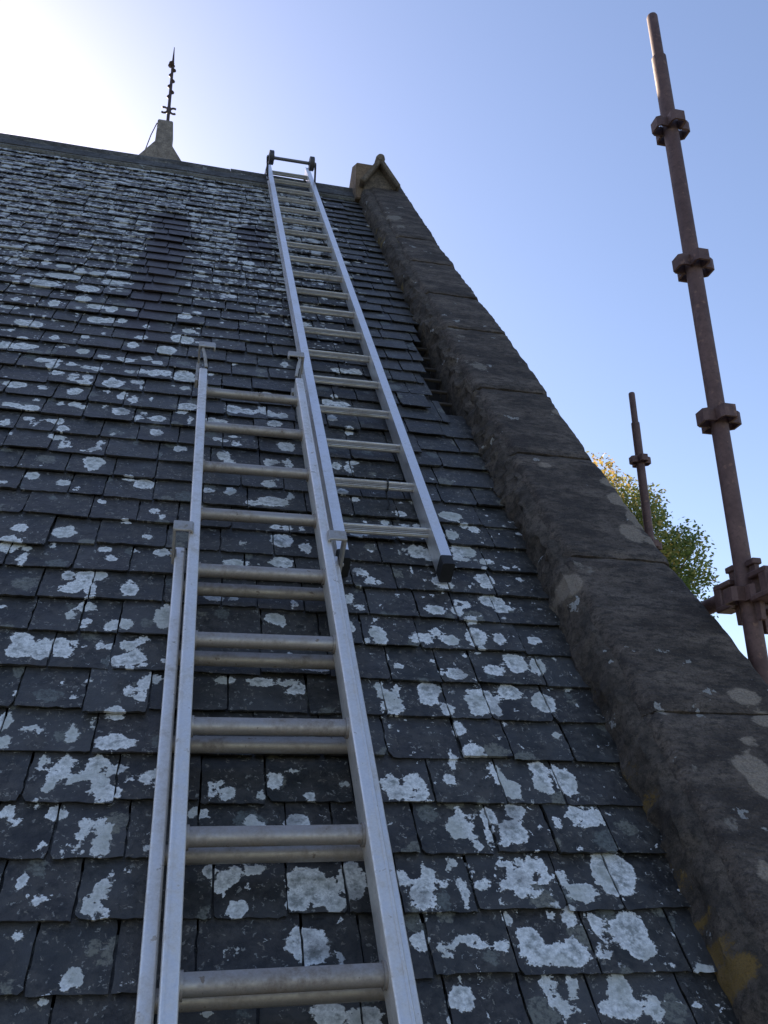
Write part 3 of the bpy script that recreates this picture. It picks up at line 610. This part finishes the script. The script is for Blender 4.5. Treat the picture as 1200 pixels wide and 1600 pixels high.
upper = Ladder(.5191, 2.0229, -.0184); upper.lift = (-.004, .006)
rl = empty('roof_ladder', upper.P(0, -.16, 0), 'newer bright roof ladder with fluted rungs, hooked over the ridge on wheels', 'ladder')
WU, SWU, DU = .128, .031, .060
VB, VT = -.155, 4.70
for sg in (-1, 1):                                          # channel section, open to the outside
    h, w_, t = DU/2, SWU, .004
    prof = [(0, -h), (w_, -h), (w_, -h+t), (t, -h+t), (t, h-t), (w_, h-t), (w_, h), (0, h)]
    prof = [(p[0]*sg + sg*WU, p[1]) for p in prof]
    o = stile(upper, 'stile', prof, 0, .06, VB, VT, M['alu2'], rl)
    obj('end_cap', loft([[upper.P(sg*(WU+SWU/2)+p[0], v, .06+p[1]) for p in rrect(SWU+.004, DU+.004, .006)] for v in (VB-.035, VB+.004)]), M['rubber'], rl, smooth=40)
    for v in np.arange(.09, 4.5, .125):                     # rivets on the outer web
        if sg < 0: pass
def flute():
    return [((.0150 if k % 2 else .0128)*math.cos(2*math.pi*k/36), (.0150 if k % 2 else .0128)*math.sin(2*math.pi*k/36)) for k in range(36)]
FL = flute()
for k in range(0, 19):
    o = rung(upper, .25*k, .06, WU+.012, M['rung2'], rl, 'rung', FL, 0)
    for sg in (-1, 1): obj('rung_end', tube([upper.P(sg*(WU+.004), .25*k, .06), upper.P(sg*(WU+.013), .25*k, .06)], .0165, 12), M['alu2'], o, smooth=40)
obj('tie', tube([upper.P(.045+math.cos(t)*.0, .25+math.cos(t)*.019, .06+math.sin(t)*.019) for t in np.linspace(0, 2*math.pi, 14)] + [upper.P(.046, .23, .035), upper.P(.05, .19, .03), upper.P(.042, .17, .025)], .0025, 6), M['rubber'], rl)
# ridge hook: arms, axle, wheels, hook bars over the far slope
wl_ = A(424, 246, 1); 
def on(px, py, n): x, s, t = to_roof(px, py, n); return W(x, s, n)
a0 = on(424, 246, .235); a1 = on(487, 256, .235)
axd = (a1-a0).normalized()
obj('axle', tube([a0-axd*.03, a1+axd*.03], .011, 14), M['darksteel'], rl, smooth=40)
for c, sg in ((a0, -1), (a1, 1)):
    wv_ = obj('wheel', tube([c-axd*.017, c-axd*.014, c+axd*.014, c+axd*.017], [.040, .047, .047, .040], 28), M['wheel'], rl, smooth=40)
    obj('hub', tube([c-axd*.021, c+axd*.021], .016, 14), M['darksteel'], wv_, smooth=40)
    e = c+axd*sg*.026; base = upper.P(sg*(WU+SWU+.005), 4.28, .075)
    obj('hook_arm', tube([base - SV*.10, base, base.lerp(e, .5)+NV*.004, e], [.007]*4, 8), M['darksteel'], rl, smooth=40)
    far = mirror(W(e.x, S_RIDGE-.30, .09))
    obj('hook_bar', tube([upper.P(sg*(WU+SWU*.5), VT-.05, .09), W(e.x-.02*sg, S_RIDGE+.20, .03)+Vector((0, .0, .0)), mirror(W(e.x-.02*sg, S_RIDGE-.05, .13)), far], .010, 8), M['darksteel'], rl, smooth=40)

# ------------------------------------------------------------------ scaffold
def vpress(c, d, root, name='v_pressing'):
    d = Vector(d); q = Vector((-d.y, d.x, 0)); z = Vector((0, 0, 1))
    path = [d*.016+q*.022, d*.047+q*.022, d*.056+q*.017, d*.056-q*.017, d*.047-q*.022, d*.016-q*.022]; rings = []
    for i, p in enumerate(path):
        t = (path[min(i+1, 5)]-path[max(i-1, 0)]).normalized(); nn = Vector((t.y, -t.x, 0))*.0035
        rings.append([c+p+nn+z*.019, c+p-nn+z*.019, c+p-nn-z*.019, c+p+nn-z*.019])
    return obj(name, loft(rings), M['rust'], root, origin=c)
def pole(x, y, ztop, zs, label):
    root = empty('scaffold_standard', (x, y, 0), label, 'scaffold pole', 'rusty scaffold standards beside the gable')
    zshoulder = ztop-.20; c = lambda z: Vector((x, y, z))
    obj('tube', tube([c(.012), c(zshoulder*.5), c(zshoulder)], .02415, 24), M['rust'], root, smooth=50)
    obj('spigot', tube([c(zshoulder-.03), c(ztop-.006), c(ztop)], [.0185, .0185, .0165], 20), M['rust'], root, smooth=40)
    obj('base_plate', obox((x, y, .006), (.075, 0, 0), (0, .075, 0), (0, 0, .006)), M['rust'], root)
    z = zs[-1]
    zz = list(zs)
    while zz[-1] > .8: zz.append(zz[-1]-.52)
    shared = {}
    for z in zz:
        for d in ((1, 0, 0), (-1, 0, 0), (0, 1, 0), (0, -1, 0)):
            if d in shared:
                o = bpy.data.objects.new('v_pressing', shared[d]); scene.collection.objects.link(o); o.parent = root; o.location = c(z)-WL[root]; WL[o] = c(z)
            else: shared[d] = vpress(c(z), d, root).data
    return root
def polepos(px, py, d): r = ray(px, py); return CAM + r*(d/math.hypot(r.x, r.y))
DP = 2.385
zs = [polepos(*p, DP).z for p in ((1048, 200), (1083, 415), (1122, 655), (1172, 932))]
pc = polepos(1083, 415, DP)
pole(pc.x, pc.y, polepos(1020, 25, DP).z, zs, 'large rusty brown scaffold tube at far right, the one closest to the viewer')
D2 = 4.75
p2 = polepos(1000, 720, D2); zt2 = polepos(989, 614, D2).z
pole(p2.x, p2.y, zt2, [p2.z, p2.z-.52], 'thin distant rusty scaffold tube standing in front of the autumn tree')
def ledger(z, d, ln, label, gap=.0):
    d = Vector(d); root = empty('scaffold_ledger', Vector((pc.x, pc.y, z))+d*.05, label, 'scaffold tube', 'rusty scaffold ledgers on the near standard')
    c = Vector((pc.x, pc.y, z)); q = Vector((-d.y, d.x, 0)); Z = Vector((0, 0, 1))
    obj('tube', tube([c+d*.095, c+d*.5, c+d*ln], .0215, 20), M['rust'], root, smooth=40)
    # cast end: two jaws that grip the pressing and a captive wedge
    obj('end_casting', join(obox(c+d*.075+Z*.030, d*.038, q*.024, Z*.008), obox(c+d*.075-Z*.030, d*.038, q*.024, Z*.008), obox(c+d*.0985, d*.016, q*.0225, Z*.0355)), M['rust'], root, bevel=.003, seg=1)
    wz = [(-.011, -.085), (.006, -.085), (.012, .062), (-.012, .062)]
    obj('wedge', loft([[c+d*(.045+a)+q*w2+Z*b for a, b in wz] for w2 in (-.007, .007)]), M['rust'], root, bevel=.001, seg=1)
    obj('wedge_head', obox(c+d*.045+Z*.068, d*.017, q*.013, Z*.008), M['rust'], root, bevel=.002, seg=1)
    return root
ledger(zs[3]+.02, (0, 1, 0), 2.1, 'rusty ledger tube running from the large scaffold pole behind the gable coping')
ledger(zs[3]+.012, (0, -1, 0), 1.3, 'rusty ledger tube wedged on the right side of the large scaffold pole, nearest the viewer')
ledger(zs[3]-.012, (1, 0, 0), 1.1, 'rusty cross tube wedged on the large scaffold pole, pointing away from the roof')

# ------------------------------------------------------------------ gable behind the ridge with finial
GY = 8.0
def G(px, py): return A(px, py, GY)
base = G(252, 252)
gb = empty('stone_gable', (base.x, GY, 0), 'haze-paled stone gable top behind the ridge carrying a tall iron finial', 'gable')
tl, tr, bl_, br = G(247, 199), G(271, 201), G(246, 236), G(271, 241)
shl, shr = G(229, 246), G(279, 252)
xm = (tl.x+tr.x)/2; hw = (tr.x-tl.x)/2
ztop = (tl.z+tr.z)/2; zsh = (bl_.z+br.z)/2
slope_l = 1.0
dep = .13
obj('shaft', loft([[Vector((xm+a*hw*k, GY+b*dep*k, z)) for a, b in ((-1,-1),(1,-1),(1,1),(-1,1))] for z, k in ((zsh-.05, 1.06), (zsh+.25*(ztop-zsh), 1.02), (ztop-.03, 1.0), (ztop, .93))]), M['pier'], gb, bevel=.006)
obj('shaft_cap', loft([[Vector((xm+a*hw*k, GY+b*dep*k, z)) for a, b in ((-1,-1),(1,-1),(1,1),(-1,1))] for z, k in ((ztop, .75), (ztop+.05, .42))]), M['pier'], gb)
lw = (bl_.x-shl.x)/(bl_.z-shl.z)
hgt = zsh-.02
prof = [(xm-hw*1.05, hgt), (xm+hw*1.05, hgt), (xm+hw*1.05+.60*1.4, hgt-1.4), (xm+3.6, hgt-5.2), (xm+3.6, 0), (xm-3.6, 0), (xm-3.6, hgt-5.2), (xm-hw*1.05-.66*1.4, hgt-1.4)]
obj('gable_wall', loft([[Vector((x, y, z)) for x, z in prof] for y in (GY-.17, GY+.17)]), M['pier'], gb)
# finial
f0, f1 = G(261.5, 197), G(272.5, 74)
fd = (f1-f0); fl = fd.length; fx = Vector((1, 0, 0))
ptf = lambda t, ox=0, oy=0: f0 + fd*t + Vector((ox, oy, 0))
rod = obj('finial_rod', tube([ptf(-.06), ptf(.45), ptf(.8), ptf(1.0)], [.019, .018, .015, .004], 10), M['iron'], gb, smooth=40)
def scroll(sg, t):
    c = ptf(t, sg*.055); r = .040
    return tube([c + Vector((-sg*math.cos(a)*r, 0, math.sin(a)*r*1.05)) for a in np.linspace(R(-125), R(125), 16)], .012, 8)
for sg in (-1, 1): obj('scroll', scroll(sg, .19), M['iron'], rod, smooth=40)
obj('boss', tube([ptf(.145), ptf(.16), ptf(.22), ptf(.24)], [.016, .026, .026, .016], 10), M['iron'], rod, smooth=40)
for t, r_, s_ in ((.36, .020, -1), (.42, .026, 1), (.49, .022, -1), (.56, .024, 1), (.63, .020, -1), (.70, .026, 1), (.755, .034, -1), (.79, .026, -1)):
    obj('leaf_knot', tube([ptf(t-.02, s_*.010), ptf(t, s_*.014), ptf(t+.025, s_*.012)], [.010, r_*1.25, .008], 8), M['iron'], rod, smooth=40)
obj('collar', tube([ptf(-.02), ptf(.01), ptf(.02)], [.05, .045, .018], 10), M['iron'], rod)
cb = G(227, 252)
obj('conductor_cable', tube([Vector((tl.x-.005, GY-.12, G(247, 205).z)), Vector(((tl.x*.6+cb.x*.4)-.015, GY-.14, G(240, 226).z)), Vector((cb.x, GY-.16, cb.z)), Vector((cb.x-.3, GY-.2, cb.z-.6))], .006, 8), M['iron'], gb)

# ------------------------------------------------------------------ tree
TY = 22.0
tc = A(918, 915, TY); tr_h = tc.z
tree = empty('autumn_tree', (tc.x, TY, 0), 'leafy tree turning orange at the top, beyond the gable and scaffold', 'tree')
rt = random.Random(11)
limbs = [tube([(tc.x+.2, TY, 0), (tc.x+.1, TY+.1, 3), (tc.x, TY, 6.5), (tc.x-.1, TY, tr_h), (tc.x, TY, tr_h+2.6)], [.36, .30, .24, .14, .03], 10)]
cent = []
for i in range(270):
    while True:
        v = Vector((rt.uniform(-1, 1), rt.uniform(-1, 1), rt.uniform(-1, 1)))
        if .2 < v.length < 1: break
    L = v.length; v = v*(1+.07*mnoise.noise(v*2.3))
    p = tc + Vector((v.x*3.1, v.y*3.1, v.z*3.55)); cent.append((p, rt.uniform(.45, .75)))
for p, r in cent[::2]:
    z0 = max(5.5, p.z-1.2-.5*(Vector((p.x-tc.x, p.y-TY))).length); b = Vector((tc.x, TY, min(z0, tr_h+1.5)))
    mid = b.lerp(p, .55)+Vector((rt.uniform(-.2, .2), rt.uniform(-.2, .2), -.15)); limbs.append(tube([b, mid, p], [.07, .04, .012], 6))
obj('trunk', join(*limbs), M['bark'], tree, smooth=60)
V, F, HU = [], [], []
for p, r in cent:
    hb = .27+.42*max(0, min(1, (-(p.x-tc.x)*.25 + (p.z-tc.z)*.30 + .2))) + rt.uniform(-.2, .22)
    for _ in range(300):
        d = Vector((rt.gauss(0, 1), rt.gauss(0, 1), rt.gauss(0, .75))).normalized()*r*rt.uniform(.25, 1)**.6
        c = p+d; a = Vector((rt.gauss(0, 1), rt.gauss(0, 1), rt.gauss(0, .6))).normalized(); b = a.cross(Vector((rt.gauss(0, 1), rt.gauss(0, 1), rt.gauss(0, 1)))).normalized()
        l = rt.uniform(.035, .075); k = len(V)
        V += [c-a*l, c+b*l*.55+a*l*.1, c+a*l*1.1, c-b*l*.55+a*l*.1]; F.append((k, k+1, k+2, k+3)); h = hb+rt.gauss(0, .12); HU += [h]*4
me = bpy.data.meshes.new('crown'); me.from_pydata([tuple(v-tc) for v in V], [], F)
at = me.attributes.new('hue', 'FLOAT', 'POINT'); at.data.foreach_set('value', np.clip(np.array(HU, dtype=np.float32), 0, 1))
link('crown', me, M['leaf'], tree, tc)
